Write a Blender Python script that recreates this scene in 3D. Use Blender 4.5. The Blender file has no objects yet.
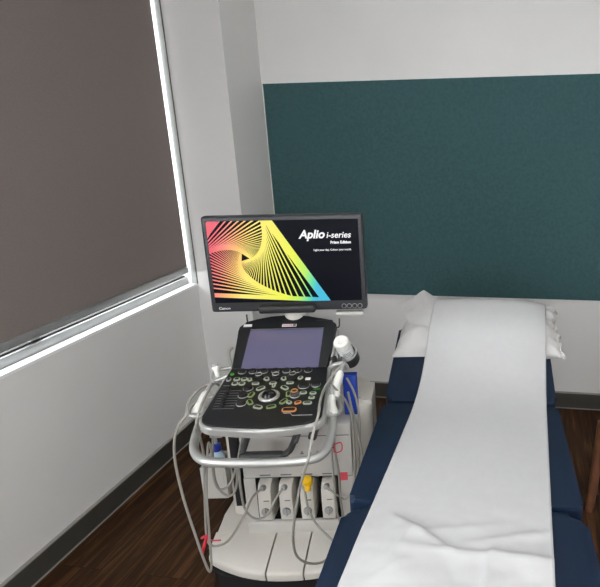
import bpy, bmesh, math, random
from mathutils import Vector, Matrix, noise
random.seed(7)
PI = math.pi
R = math.radians
sc = bpy.context.scene
COL = sc.collection

# ------------------------------------------------------------------ materials
def mat(name, color, rough=.6, metal=0., var=.06, scale=30., bump=0., bscale=None, spec=.5, coat=0., trans=0., sss=0.):
    m = bpy.data.materials.new(name); m.use_nodes = True
    nt = m.node_tree; N = nt.nodes; L = nt.links
    b = N['Principled BSDF']
    tc = N.new('ShaderNodeTexCoord')
    nz = N.new('ShaderNodeTexNoise'); nz.inputs['Scale'].default_value = scale; nz.inputs['Detail'].default_value = 4
    L.new(tc.outputs['Object'], nz.inputs['Vector'])
    cr = N.new('ShaderNodeValToRGB')
    c0 = [max(0, c*(1-var)) for c in color]; c1 = [min(1, c*(1+var)) for c in color]
    cr.color_ramp.elements[0].position = .3; cr.color_ramp.elements[1].position = .7
    cr.color_ramp.elements[0].color = (*c0, 1); cr.color_ramp.elements[1].color = (*c1, 1)
    L.new(nz.outputs['Fac'], cr.inputs['Fac']); L.new(cr.outputs['Color'], b.inputs['Base Color'])
    b.inputs['Roughness'].default_value = rough; b.inputs['Metallic'].default_value = metal
    b.inputs['Specular IOR Level'].default_value = spec
    b.inputs['Coat Weight'].default_value = coat
    b.inputs['Transmission Weight'].default_value = trans
    if bump:
        n2 = N.new('ShaderNodeTexNoise'); n2.inputs['Scale'].default_value = bscale or scale*4; n2.inputs['Detail'].default_value = 3
        L.new(tc.outputs['Object'], n2.inputs['Vector'])
        bp = N.new('ShaderNodeBump'); bp.inputs['Strength'].default_value = bump; bp.inputs['Distance'].default_value = .002
        L.new(n2.outputs['Fac'], bp.inputs['Height']); L.new(bp.outputs['Normal'], b.inputs['Normal'])
    return m

def emit(name, color, strength):
    m = bpy.data.materials.new(name); m.use_nodes = True
    b = m.node_tree.nodes['Principled BSDF']
    b.inputs['Base Color'].default_value = (0, 0, 0, 1)
    b.inputs['Emission Color'].default_value = (*color, 1); b.inputs['Emission Strength'].default_value = strength
    b.inputs['Roughness'].default_value = .3
    return m

def wood_floor():
    m = bpy.data.materials.new('wood_floor'); m.use_nodes = True
    nt = m.node_tree; N = nt.nodes; L = nt.links; b = N['Principled BSDF']
    tc = N.new('ShaderNodeTexCoord')
    mp = N.new('ShaderNodeMapping'); mp.inputs['Rotation'].default_value = (0, 0, R(90))
    L.new(tc.outputs['Object'], mp.inputs['Vector'])
    br = N.new('ShaderNodeTexBrick'); br.inputs['Scale'].default_value = 1
    br.inputs['Brick Width'].default_value = 1.2; br.inputs['Row Height'].default_value = .18
    br.inputs['Mortar Size'].default_value = .0012; br.inputs['Mortar Smooth'].default_value = 0
    br.inputs['Color1'].default_value = (.0, .0, .0, 1); br.inputs['Color2'].default_value = (1, 1, 1, 1)
    br.inputs['Mortar'].default_value = (.3, .3, .3, 1); br.offset = .37
    L.new(mp.outputs['Vector'], br.inputs['Vector'])
    sep = N.new('ShaderNodeMix'); sep.data_type = 'RGBA'; sep.blend_type = 'ADD'
    # grain: noise stretched along the planks, shifted per plank
    m2 = N.new('ShaderNodeMapping'); m2.inputs['Scale'].default_value = (34, 2.2, 1)
    L.new(tc.outputs['Object'], m2.inputs['Vector'])
    va = N.new('ShaderNodeVectorMath'); va.operation = 'MULTIPLY_ADD'
    va.inputs[1].default_value = (9, 9, 9)
    L.new(br.outputs['Color'], va.inputs[0]); L.new(m2.outputs['Vector'], va.inputs[2])
    n1 = N.new('ShaderNodeTexNoise'); n1.inputs['Scale'].default_value = 1; n1.inputs['Detail'].default_value = 8
    n1.inputs['Roughness'].default_value = .62; n1.inputs['Distortion'].default_value = .8
    L.new(va.outputs['Vector'], n1.inputs['Vector'])
    cr = N.new('ShaderNodeValToRGB'); e = cr.color_ramp.elements
    e[0].position = .28; e[0].color = (.012, .0062, .0028, 1)
    e[1].position = .78; e[1].color = (.185, .086, .036, 1)
    x = e.new(.52); x.color = (.054, .0245, .0105, 1)
    L.new(n1.outputs['Fac'], cr.inputs['Fac'])
    mul = N.new('ShaderNodeMix'); mul.data_type = 'RGBA'; mul.blend_type = 'MULTIPLY'; mul.inputs['Factor'].default_value = 1
    c2 = N.new('ShaderNodeValToRGB'); c2.color_ramp.elements[0].color = (.72, .70, .68, 1); c2.color_ramp.elements[1].color = (1.2, 1.2, 1.2, 1)
    L.new(br.outputs['Color'], c2.inputs['Fac'])
    L.new(cr.outputs['Color'], mul.inputs['A']); L.new(c2.outputs['Color'], mul.inputs['B'])
    ml = N.new('ShaderNodeMix'); ml.data_type = 'RGBA'; ml.inputs['B'].default_value = (.012, .007, .005, 1)
    L.new(br.outputs['Fac'], ml.inputs['Factor']); L.new(mul.outputs['Result'], ml.inputs['A'])
    L.new(ml.outputs['Result'], b.inputs['Base Color'])
    b.inputs['Roughness'].default_value = .55; b.inputs['Specular IOR Level'].default_value = .14
    bp = N.new('ShaderNodeBump'); bp.inputs['Strength'].default_value = .15; bp.inputs['Distance'].default_value = .001
    L.new(n1.outputs['Fac'], bp.inputs['Height']); L.new(bp.outputs['Normal'], b.inputs['Normal'])
    return m

def window_glass():
    m = bpy.data.materials.new('window_glass'); m.use_nodes = True
    nt = m.node_tree; nt.nodes.remove(nt.nodes['Principled BSDF'])
    t = nt.nodes.new('ShaderNodeBsdfTransparent'); g = nt.nodes.new('ShaderNodeBsdfGlossy'); g.inputs['Roughness'].default_value = .02
    x = nt.nodes.new('ShaderNodeMixShader'); x.inputs['Fac'].default_value = .08
    nt.links.new(t.outputs[0], x.inputs[1]); nt.links.new(g.outputs[0], x.inputs[2]); nt.links.new(x.outputs[0], nt.nodes['Material Output'].inputs['Surface'])
    return m

M = dict(
    wall=mat('painted_plaster', (.80, .785, .77), .75, var=.015, scale=3, bump=.05, bscale=220),
    ceiling=mat('ceiling_paint', (.86, .86, .86), .9, var=.01),
    base=mat('grey_baseboard', (.058, .055, .048), .5, var=.05, scale=12),
    bead=mat('skirting_bead', (.30, .29, .27), .45, var=.03),
    floor=wood_floor(),
    blind=mat('taupe_blind', (.235, .195, .180), .85, var=.09, scale=260, bump=.25, bscale=700),
    alu=mat('aluminium', (.50, .51, .51), .42, .75, var=.03),
    jamb=mat('jamb_grey', (.36, .37, .35), .6),
    frame_strip=mat('dark_strip', (.03, .03, .03), .7),
    sill=mat('white_sill_paint', (.93, .93, .93), .45, var=.01),
    felt=mat('green_felt', (.053, .112, .120), .95, var=.10, scale=60, bump=.3, bscale=400, spec=.1),
    edge=mat('white_edging', (.8, .8, .79), .5),
    vinyl=mat('navy_vinyl', (.0068, .0180, .044), .45, var=.10, scale=14, bump=.25, bscale=260, spec=.3),
    steel=mat('couch_steel', (.25, .25, .26), .4, .6),
    paper=mat('paper_roll', (.565, .565, .57), .8, var=.015, scale=40, bump=.12, bscale=300, spec=.2),
    linen=mat('pillow_cotton', (.62, .61, .60), .85, var=.02, scale=30, bump=.2, bscale=120, spec=.2),
    plastic=mat('warm_white_plastic', (.60, .57, .52), .45, var=.025, scale=8),
    plastic2=mat('light_grey_plastic', (.52, .50, .47), .45, var=.025, scale=8),
    black=mat('black_plastic', (.012, .012, .014), .45, var=.1),
    blackgl=mat('black_console', (.010, .011, .013), .5, var=.1, scale=20, spec=.35),
    bezel=mat('charcoal_bezel', (.028, .029, .034), .4, var=.06),
    ball=mat('trackball_black', (.006, .006, .007), .12, spec=.5),
    bay=mat('dark_bay', (.006, .006, .006), .8),
    silver=mat('silver_paint', (.50, .50, .485), .34, .6, var=.03),
    grey=mat('dark_grey_plastic', (.055, .055, .057), .5, var=.05),
    probe=mat('probe_white', (.74, .73, .69), .4, var=.02),
    lens=mat('probe_lens_grey', (.32, .32, .32), .5),
    cable=mat('cable_grey', (.30, .288, .258), .5, var=.04),
    red=mat('red_ribbon', (.62, .035, .06), .5),
    pinkred=mat('red_sticker', (.66, .07, .10), .5, var=.04),
    yellow=mat('yellow_cap', (.85, .50, .01), .5),
    bluebox=mat('blue_plastic', (.010, .055, .42), .4, var=.08),
    bluecap=mat('blue_cap', (.012, .035, .30), .4),
    bottle=mat('pale_blue_bottle', (.45, .60, .70), .35, var=.04),
    bottlew=mat('white_bottle', (.74, .75, .74), .4, var=.02),
    print=mat('grey_print', (.16, .16, .17), .6),
    whiteprint=emit('screen_white_text', (1, 1, 1), .95),
    keyring=emit('key_white_backlight', (.78, .88, .66), .40),
    keygreen=emit('key_green_backlight', (.50, .68, .26), .36),
    keyorange=emit('key_orange_backlight', (.95, .38, .12), .55),
    keylamp=emit('key_green_lamp', (.10, .55, .05), .5),
    keycap=mat('key_cap', (.012, .012, .013), .5, spec=.3),
    knobrim=mat('knob_silver_rim', (.45, .45, .45), .35, .6),
    labelw=mat('white_label', (.75, .73, .72), .6),
    labelr=mat('red_print', (.55, .12, .14), .6),
    chairwood=mat('brown_wood', (.16, .066, .034), .45, var=.25, scale=25),
    seat=mat('chair_fabric', (.05, .05, .055), .9),
    lampframe=mat('lamp_frame', (.8, .8, .8), .5),
    glass=window_glass(),
    bezellogo=mat('bezel_print', (.75, .75, .76), .5),
)

# ------------------------------------------------------------------ mesh helpers
class MB:
    def __init__(s): s.bm = bmesh.new()
    def _merge(s, b):
        me = bpy.data.meshes.new('tmp'); b.to_mesh(me); b.free()
        s.bm.from_mesh(me); bpy.data.meshes.remove(me)
    def box(s, c, d, rot=None, bev=0., seg=2, taper=None):
        b = bmesh.new(); bmesh.ops.create_cube(b, size=1)
        for v in b.verts:
            k = 1.
            if taper and v.co.z > 0: k = taper
            v.co = Vector((v.co.x*d[0]*k, v.co.y*d[1]*k, v.co.z*d[2]))
        if bev: bmesh.ops.bevel(b, geom=b.edges[:], offset=bev, segments=seg, profile=.5, affect='EDGES')
        m = Matrix.Translation(c)
        if rot is not None: m = m @ rot.to_4x4()
        b.transform(m); s._merge(b); return s
    def cyl(s, p0, p1, r0, r1=None, n=24, bev=0., caps=True):
        p0 = Vector(p0); p1 = Vector(p1); r1 = r0 if r1 is None else r1
        ax = p1-p0; h = ax.length
        prof = [(r0, 0), (r1, h)] if not bev else [(max(r0-bev, 1e-4), 0), (r0, bev), (r1, h-bev), (max(r1-bev, 1e-4), h)]
        return s.lathe(prof, p0, ax, n, caps)
    def lathe(s, prof, origin, axis=(0, 0, 1), n=24, caps=True):
        b = bmesh.new(); q = Vector(axis).normalized().to_track_quat('Z', 'Y').to_matrix()
        rings = []
        for r, z in prof:
            rings.append([b.verts.new(Vector(origin)+q @ Vector((r*math.cos(2*PI*i/n), r*math.sin(2*PI*i/n), z))) for i in range(n)])
        for a, c in zip(rings, rings[1:]):
            for i in range(n): b.faces.new((a[i], a[(i+1) % n], c[(i+1) % n], c[i]))
        if caps:
            b.faces.new(rings[0][::-1]); b.faces.new(rings[-1])
        s._merge(b); return s
    def torus(s, c, Rr, r, axis=(0, 0, 1), n=28, m=10, sx=1., sy=1.):
        b = bmesh.new(); q = Vector(axis).normalized().to_track_quat('Z', 'Y').to_matrix(); g = []
        for i in range(n):
            a = 2*PI*i/n
            g.append([b.verts.new(Vector(c)+q @ Vector(((Rr+r*math.cos(t))*math.cos(a)*sx, (Rr+r*math.cos(t))*math.sin(a)*sy, r*math.sin(t)))) for t in [2*PI*j/m for j in range(m)]])
        for i in range(n):
            for j in range(m):
                b.faces.new((g[i][j], g[(i+1) % n][j], g[(i+1) % n][(j+1) % m], g[i][(j+1) % m]))
        s._merge(b); return s
    def tube(s, pts, r, n=10, sub=6, closed=False, smooth=True):
        P = [Vector(p) for p in pts]
        if smooth: P = catmull(P, sub, closed)
        rad = r if callable(r) else (lambda t: r)
        b = bmesh.new(); rings = []; K = len(P); up = Vector((0, 0, 1)); prev = None
        for i, p in enumerate(P):
            if closed: t = (P[(i+1) % K]-P[i-1])
            else: t = P[min(i+1, K-1)]-P[max(i-1, 0)]
            t.normalize()
            if prev is None:
                a = t.orthogonal().normalized()
            else:
                a = (prev-t*prev.dot(t))
                a = a.normalized() if a.length > 1e-6 else t.orthogonal().normalized()
            prev = a; c = t.cross(a); rr = rad(i/(K-1))
            rings.append([b.verts.new(p+a*math.cos(2*PI*j/n)*rr+c*math.sin(2*PI*j/n)*rr) for j in range(n)])
        for i in range(K if closed else K-1):
            A = rings[i]; B = rings[(i+1) % K]
            for j in range(n): b.faces.new((A[j], A[(j+1) % n], B[(j+1) % n], B[j]))
        if not closed: b.faces.new(rings[0][::-1]); b.faces.new(rings[-1])
        s._merge(b); return s
    def prism(s, poly, mtx, h, bev=0., seg=2):
        """extrude a 2D outline from z=0 to z=h in the frame mtx"""
        b = bmesh.new(); lo = [b.verts.new((x, y, 0)) for x, y in poly]; hi = [b.verts.new((x, y, h)) for x, y in poly]
        n = len(poly); b.faces.new(lo[::-1]); top = b.faces.new(hi)
        for i in range(n): b.faces.new((lo[i], lo[(i+1) % n], hi[(i+1) % n], hi[i]))
        if bev:
            es = [e for e in b.edges if all(v in hi for v in e.verts)]
            bmesh.ops.bevel(b, geom=es, offset=bev, segments=seg, profile=.5, affect='EDGES')
        b.transform(mtx); s._merge(b); return s
    def poly(s, pts):
        s.bm.faces.new([s.bm.verts.new(p) for p in pts]); return s
    def grid(s, f, nu, nv, closed_u=False):
        g = [[s.bm.verts.new(f(i/nu, j/nv)) for j in range(nv+1)] for i in range(nu+(0 if closed_u else 1))]
        n = len(g)
        for i in range(nu):
            for j in range(nv):
                s.bm.faces.new((g[i][j], g[(i+1) % n][j], g[(i+1) % n][j+1], g[i][j+1]))
        return s
    def build(s, name, m, parent=None, smooth=True, ang=40):
        bmesh.ops.recalc_face_normals(s.bm, faces=s.bm.faces[:])
        me = bpy.data.meshes.new(name); s.bm.to_mesh(me); s.bm.free()
        if smooth:
            for p in me.polygons: p.use_smooth = True
            try: me.set_sharp_from_angle(angle=R(ang))
            except Exception: pass
        me.materials.append(m)
        o = bpy.data.objects.new(name, me); COL.objects.link(o)
        if parent: o.parent = parent
        return o

def catmull(P, sub, closed=False):
    out = []; n = len(P)
    rng = range(n) if closed else range(n-1)
    for i in rng:
        if closed: p0, p1, p2, p3 = P[i-1], P[i], P[(i+1) % n], P[(i+2) % n]
        else: p0, p1, p2, p3 = P[max(i-1, 0)], P[i], P[i+1], P[min(i+2, n-1)]
        for k in range(sub):
            t = k/sub
            out.append(.5*((2*p1)+(-p0+p2)*t+(2*p0-5*p1+4*p2-p3)*t*t+(-p0+3*p1-3*p2+p3)*t**3))
    if not closed: out.append(P[-1].copy())
    return out

def rrect(x0, y0, x1, y1, r, seg=5):
    if not isinstance(r, (list, tuple)): r = [r]*4      # bl, br, tr, tl
    out = []
    for (cx, cy, a0, rr) in ((x0+r[0], y0+r[0], 180, r[0]), (x1-r[1], y0+r[1], 270, r[1]), (x1-r[2], y1-r[2], 0, r[2]), (x0+r[3], y1-r[3], 90, r[3])):
        for k in range(seg+1):
            a = R(a0+90*k/seg); out.append((cx+rr*math.cos(a), cy+rr*math.sin(a)))
    return out

def ident(): return Matrix.Identity(4)
def tag(o, label=None, cat=None, group=None, kind=None):
    if label: o['label'] = label
    if cat: o['category'] = cat
    if group: o['group'] = group
    if kind: o['kind'] = kind
    return o
def thing(name, label, cat, loc=(0, 0, 0), rz=0, group=None):
    o = bpy.data.objects.new(name, None); COL.objects.link(o); o.empty_display_size = .1
    o.location = loc; o.rotation_euler = (0, 0, rz)
    return tag(o, label, cat, group)
def struct(o): return tag(o, kind='structure')

# ------------------------------------------------------------------ camera
cam = bpy.data.cameras.new('camera'); co = bpy.data.objects.new('camera', cam); COL.objects.link(co)
yaw, pitch, roll, F, CX = -.16564, .28087, .01712, 578.9, 435.47
fw = Vector((math.sin(yaw)*math.cos(pitch), math.cos(yaw)*math.cos(pitch), -math.sin(pitch)))
rt = Vector((math.cos(yaw), -math.sin(yaw), 0)); dn = fw.cross(rt)
c_, s_ = math.cos(roll), math.sin(roll)
rx = c_*rt+s_*dn; dy = -s_*rt+c_*dn
mw = Matrix((rx, -dy, -fw)).transposed().to_4x4(); mw.translation = (0, 0, 1.65)
co.matrix_world = mw
cam.sensor_fit = 'HORIZONTAL'; cam.sensor_width = 36; cam.lens = F/600*36
cam.shift_x = -(CX-300)/600; cam.clip_start = .02
sc.camera = co

# ------------------------------------------------------------------ room shell
XL, YB, YN, XN = -1.832, 3.264, 2.873, -1.52
XR, YF, ZC = 2.1, -1.6, 2.7
ZS, ZT = .828, 2.45
W0 = .85                                  # near end of the window opening
struct(MB().box(((XL+XR)/2, (YB+YF)/2, -.05), (XR-XL+.5, YB-YF+.5, .1)).build('floor', M['floor']))
struct(MB().box(((XL+XR)/2, (YB+YF)/2, ZC+.05), (XR-XL+.5, YB-YF+.5, .1)).build('ceiling', M['ceiling']))
struct(MB().box(((XL+XR)/2, YB+.05, ZC/2), (XR-XL+.5, .1, ZC)).build('wall_back', M['wall']))
struct(MB().box((XR+.05, (YB+YF)/2, ZC/2), (.1, YB-YF, ZC)).build('wall_right', M['wall']))
U0, U1, UZ0, UZ1 = -.3, .9, .95, 2.35      # unseen glazed opening, added to bring light from behind the camera
w = MB()
w.box(((XL-.25+U0)/2, YF-.05, ZC/2), (U0-XL+.25, .1, ZC)); w.box(((XR+.25+U1)/2, YF-.05, ZC/2), (XR+.25-U1, .1, ZC))
w.box(((U0+U1)/2, YF-.05, UZ0/2), (U1-U0, .1, UZ0)); w.box(((U0+U1)/2, YF-.05, (UZ1+ZC)/2), (U1-U0, .1, ZC-UZ1))
struct(w.build('wall_front', M['wall'], smooth=False))
w3 = MB()
for z in (UZ0+.02, UZ1-.02): w3.box(((U0+U1)/2, YF-.05, z), (U1-U0, .05, .04))
for x in (U0+.02, (U0+U1)/2, U1-.02): w3.box((x, YF-.05, (UZ0+UZ1)/2), (.04, .05, UZ1-UZ0))
w3 = struct(w3.build('added_window_3', M['alu'], smooth=False))
MB().box(((U0+U1)/2, YF-.05, (UZ0+UZ1)/2), (U1-U0, .006, UZ1-UZ0)).build('pane', M['glass'], w3, smooth=False)
w = MB()
w.box((XL-.1, (YF+YN)/2, (ZS-.012)/2), (.2, YN-YF, ZS-.012))
w.box((XL-.1, (YF+YN)/2, (ZT+ZC)/2), (.2, YN-YF, ZC-ZT))
V0, V1 = -1.45, .55                       # unseen second window, added to light the room from the left
w.box((XL-.1, (V1+W0)/2, (ZS+ZT)/2), (.2, W0-V1, ZT-ZS+.03))
w.box((XL-.1, (YF+V0)/2, (ZS+ZT)/2), (.2, V0-YF, ZT-ZS+.03))
struct(w.build('wall_left', M['wall'], smooth=False))
struct(MB().box(((XN+XL-.2)/2, (YN+YB)/2, ZC/2), (XN-XL+.2, YB-YN, ZC)).build('wall_column', M['wall'], smooth=False))
struct(MB().box((XL-.024, (W0+YN)/2, ZS-.006), (.05, YN-W0, .012)).build('trim_1', M['sill'], smooth=False))
# aluminium window behind the blind
wf = MB()
wf.box((XL-.080, (W0+YN)/2, ZS+.012), (.05, YN-W0, .048))
wf.box((XL-.075, (W0+YN)/2, ZT-.02), (.05, YN-W0, .04))
wf.box((XL-.095, W0+.02, (ZS+ZT)/2), (.05, .04, ZT-ZS)); wf.box((XL-.095, 1.85, (ZS+ZT)/2), (.05, .05, ZT-ZS))
w2 = MB()
w2.box((XL-.075, (V0+V1)/2, ZS+.019), (.05, V1-V0, .062)); w2.box((XL-.075, (V0+V1)/2, ZT-.02), (.05, V1-V0, .04))
for y in (V0+.02, (V0+V1)/2, V1-.02): w2.box((XL-.075, y, (ZS+ZT)/2), (.05, .04, ZT-ZS))
w2 = struct(w2.build('added_window_2', M['alu'], smooth=False))
MB().box((XL-.08, (V0+V1)/2, (ZS+ZT)/2), (.006, V1-V0, ZT-ZS-.03)).build('pane', M['glass'], w2, smooth=False)
wn = struct(wf.build('window_1', M['alu'], smooth=False))
MB().box((XL-.085, (W0+YN)/2, ZS+.040), (.03, YN-W0, .008)).build('frame_strip', M['frame_strip'], wn, smooth=False)  # dark strip along the top of the lower frame rail
MB().box((XL-.15, (W0+YN)/2, (ZS+ZT)/2), (.006, YN-W0, ZT-ZS-.03)).build('pane', M['glass'], wn, smooth=False)
MB().box((XL-.011, YN-.003, (ZS+ZT)/2), (.030, .006, ZT-ZS)).build('jamb_trim', M['jamb'], wn, smooth=False)
MB().box((XL+.0055, YN-.001, (ZS+ZT)/2), (.003, .002, ZT-ZS)).build('jamb_line', M['grey'], wn, smooth=False)

# skirting boards
def skirting(name, p0, p1, n):
    p0 = Vector(p0); p1 = Vector(p1); n = Vector(n); d = (p1-p0); L = d.length; mid = (p0+p1)/2
    rot = Matrix.Rotation(math.atan2(d.y, d.x), 3, 'Z')
    o = struct(MB().box(mid+n*.006+Vector((0, 0, .05)), (L, .012, .10), rot).build(name, M['base'], smooth=False))
    MB().box(mid+n*.008+Vector((0, 0, .102)), (L, .015, .006), rot).build('top_bead', M['bead'], o, smooth=False)
    MB().box(mid+n*.0135+Vector((0, 0, .003)), (L, .004, .006), rot).build('floor_bead', M['bead'], o, smooth=False)
skirting('baseboard_left', (XL, YF, 0), (XL, YN, 0), (1, 0, 0))
skirting('baseboard_column', (XL, YN, 0), (XN, YN, 0), (0, -1, 0))
skirting('baseboard_reveal', (XN, YN, 0), (XN, YB, 0), (1, 0, 0))
skirting('baseboard_back', (XN, YB, 0), (XR, YB, 0), (0, -1, 0))
skirting('baseboard_right', (XR, YF, 0), (XR, YB, 0), (-1, 0, 0))

# roller blind
bl = thing('roller_blind', 'dark taupe roller blind pulled down over the window on the left wall', 'blind', (XL-.033, 1.1, ZS+.062))
YE = 2.860
MB().box((0, (YE+W0)/2-1.1, (ZT-ZS-.09)/2+.03), (.0016, YE-W0-.02, ZT-ZS-.07)).build('blind_fabric', M['blind'], bl, smooth=False)
MB().box((.002, (YE+W0)/2-1.1, .022), (.014, YE-W0-.02, .034), bev=.004).build('bottom_rail', M['alu'], bl)
MB().cyl((0, W0+.03-1.1, ZT-ZS-.11), (0, YE-.01-1.1, ZT-ZS-.11), .024).build('roller_tube', M['alu'], bl)

# green felt pinboard
pb = thing('pinboard', 'large dark green felt pinboard with thin white edging on the back wall', 'pinboard', (.05, YB, .68))
x0, x1 = -1.512-.05, 1.85-.05
MB().box(((x0+x1)/2, -.006, .61), (x1-x0-.008, .012, 1.212)).build('felt_panel', M['felt'], pb, smooth=False)
e = MB()
e.box(((x0+x1)/2, -.0065, 1.2195), (x1-x0, .013, .006)); e.box(((x0+x1)/2, -.0065, .0005), (x1-x0, .013, .006))
e.box((x0+.002, -.0065, .61), (.006, .013, 1.2)); e.box((x1-.002, -.0065, .61), (.006, .013, 1.2))
e.build('edging', M['edge'], pb, smooth=False)

# ------------------------------------------------------------------ ultrasound machine
RZ = R(10.5)
um = thing('ultrasound_machine', 'white and black ultrasound machine on wheels with monitor and control console', 'ultrasound machine', (-.85, 1.80, 0), RZ)
P = lambda o, *a, **k: o
# base
o = rrect(-.294, -.200, .294, .40, [.075, .075, .05, .05], 8)
MB().prism(o, Matrix.Translation((0, 0, .03)), .087).build('chassis', M['black'], um)
bs = MB().prism([(-.215, -.040), (-.285, -.075), (-.300, -.09), (-.305, .05), (-.30, .30), (-.25, .40), (.25, .40), (.30, .30), (.305, .05), (.300, -.09), (.285, -.075), (.215, -.040)], Matrix.Translation((0, 0, .117)), .073, bev=.012, seg=3)
bs.build('base_shell', M['plastic'], um)
def caster(x, y, a):
    c = MB()
    d = Vector((math.cos(a), math.sin(a), 0))
    for k in (-.014, .014): c.cyl(Vector((x, y, .045))+d*(k-.009), Vector((x, y, .045))+d*(k+.009), .045, bev=.006)
    w_ = c.build('caster', M['black'], um)
    MB().box((x, y, .058), (.03, .05, .05), Matrix.Rotation(a, 3, 'Z'), bev=.008).build('fork', M['grey'], w_)
for x, y, a in ((-.235, -.14, .5), (.235, -.14, -.4), (-.235, .33, 0), (.235, .33, 0)): caster(x, y, a)
# three foot pedals with a bowed front
def pedal(xa, xb):
    yf = lambda x: -.240+.095*(abs(x)/.3)**2.2
    prof = [(0, .124), (-.006, .150), (-.003, .158), (.008, .164), (None, .182), (None, .192), (None, .124)]
    ys = [None]*4+[-.12, -.026, -.026]
    n = 10
    def pt(x, k):
        dy_, z = prof[k]
        return (x, yf(x)+dy_ if dy_ is not None else ys[k]-(.030*(abs(x)/.3)**2 if k > 4 else 0), z)
    b = MB(); g = [[b.bm.verts.new(pt(xa+(xb-xa)*i/n, k)) for k in range(7)] for i in range(n+1)]
    for i in range(n):
        for k in range(7): b.bm.faces.new((g[i][k], g[i+1][k], g[i+1][(k+1) % 7], g[i][(k+1) % 7]))
    b.bm.faces.new(g[0]); b.bm.faces.new(g[-1][::-1])
    return b.build('foot_pedal', M['plastic'], um, ang=50)
for k, (xa, xb) in enumerate(((-.302, -.076), (-.070, .056), (.062, .302))):
    pd = pedal(xa, xb); xm = (xa+xb)/2+(0, .015, -.06)[k]
    nrm = Vector((0, -.18, 1)).normalized(); cc = Vector((xm+(.03 if k == 0 else 0), -.13, .1765))
    ic = MB()
    ic.torus(cc+nrm*.0005, .011, .0011, nrm, n=20, m=6, sy=.9)
    if k == 1: ic.torus(cc+nrm*.0005, .019, .0008, nrm, n=24, m=6)
    ic.build('pedal_icon', M['print'], pd)
# rim line on left pedal (raised lip where the pedal meets the shell)
MB().tube([(-.245, -.03, .176), (-.245, -.09, .172), (-.20, -.115, .178), (-.12, -.125, .178), (-.078, -.128, .1775)], .0014, n=6).build('pedal_groove', M['plastic2'], um)

# lower cabinet with the open connector bay
cb = MB(); fx0, fx1, fy = -.178, .226, -.05
cb.box(((fx0-.137)/2, 0, .293), (-.137-fx0, .10, .246))
cb.box(((fx1+.172)/2, 0, .293), (fx1-.172, .10, .246))
cb.box(((fx0+fx1)/2, 0, .523), (fx1-fx0, .10, .214), bev=.006)
cb.box(((fx0+fx1)/2, -.006, .205), (fx1-fx0+.01, .112, .06), bev=.010, seg=3)
cb.build('cabinet', M['plastic2'], um)
by = MB(); by.box((.0175, .046, .325), (.315, .008, .19)); by.box((.0175, 0, .2365), (.313, .09, .004)); by.box((.0175, 0, .4145), (.313, .09, .004))
by.box((-.1355, 0, .325), (.004, .09, .18)); by.box((.1705, 0, .325), (.004, .09, .18))
by.build('connector_bay', M['bay'], um, smooth=False)
for k in range(4):
    MB().box((-.097+.0765*k, -.0512, .428), (.040, .002, .004)).build('port_label', M['print'], um, smooth=False)
# drawer joint and small printed signs above the bay
MB().box((.024, -.0507, .585), (.392, .0016, .003)).build('panel_joint', M['print'], um, smooth=False)
for k in range(3): MB().prism([(-.006, 0), (.006, 0), (.006, .005), (.0025, .006), (.0025, .012), (-.0025, .012), (-.0025, .006), (-.006, .005)], Matrix.Translation((.045+.028*k, -.050, .512)) @ Matrix.Rotation(R(90), 4, 'X'), .0016).build('printed_symbol', M['print'], um, smooth=False)
MB().box((-.01, -.0508, .498), (.05, .0016, .0035)).build('printed_line', M['print'], um, smooth=False)
MB().box((.19, -.0513, .415), (.030, .0022, .032)).build('red_label', M['pinkred'], um, smooth=False)['label'] = 'red rectangular sticker'
# rear tower
MB().prism(rrect(-.272, .05, .290, .36, [.03, .06, .09, .05], 8), Matrix.Translation((0, 0, .165)), .477, bev=.045, seg=6).build('rear_housing', M['plastic'], um)
MB().tube([(.2905, .13, .18), (.2905, .13, .58), (.280, .13, .628), (.24, .13, .6425)], .0018, n=6).build('housing_seam', M['print'], um)
MB().box((-.20, .0, .45), (.03, .10, .30)).build('side_gap_strip', M['black'], um, smooth=False)  # solid black strip put in for the dark gap between cabinet and basket
# side basket holding a bottle
sb = MB()
sb.box((-.325, .09, .285), (.085, .12, .01)); sb.box((-.325, .032, .347), (.085, .006, .134)); sb.box((-.325, .148, .347), (.085, .006, .134))
sb.box((-.365, .09, .347), (.005, .12, .134)); sb.box((-.2775, .09, .347), (.011, .12, .134)); sb.box((-.325, .09, .352), (.08, .116, .006))
sb.build('side_basket', M['plastic2'], um, smooth=False)

# lift column between cabinet and console
MB().prism(rrect(-.09, .03, .11, .22, .03), Matrix.Translation((0, 0, .60)), .24).build('lift_column', M['plastic'], um)
MB().box((.01, -.06, .735), (.22, .30, .05), bev=.015).build('console_underside', M['plastic2'], um)

# console: keyboard deck
KS = .04/.33
KA = math.atan(KS)
KM = Matrix.Translation((0, -.394, .82)) @ Matrix.Rotation(KA, 4, 'X')     # local x, along slope, normal
def K(x, y, h=0.): return KM @ Vector((x, (y+.394)/math.cos(KA), h))
KN = (KM.to_3x3() @ Vector((0, 0, 1)))
def deck(g, yb, bow):
    pts = [(.158+g, yb), (-.163-g, yb)]
    # left side, rounded front corners, bowed front
    L_ = [(-.165-g, -.06), (-.168-g, -.20), (-.170-g, -.31)]
    fr = []
    for k in range(7):
        a = R(180+90*k/6*.86); fr.append((-.110+(.060+g)*math.cos(a), -.345+(.046+g)*math.sin(a)))
    mid = [(-.05, -.400-g-bow*.6), (.02, -.406-g-bow), (.09, -.400-g-bow*.6)]
    fr2 = []
    for k in range(7):
        a = R(270+13+90*k/6*.86); fr2.append((.128+(.060+g)*math.cos(a), -.345+(.046+g)*math.sin(a)))
    Rr = [(.186+g, -.31), (.177+g, -.20), (.164+g, -.075)]
    out = L_+fr+mid+fr2+Rr+pts[:1]+pts[1:]
    return [(x, (y+.394)/math.cos(KA)) for x, y in out]
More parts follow.
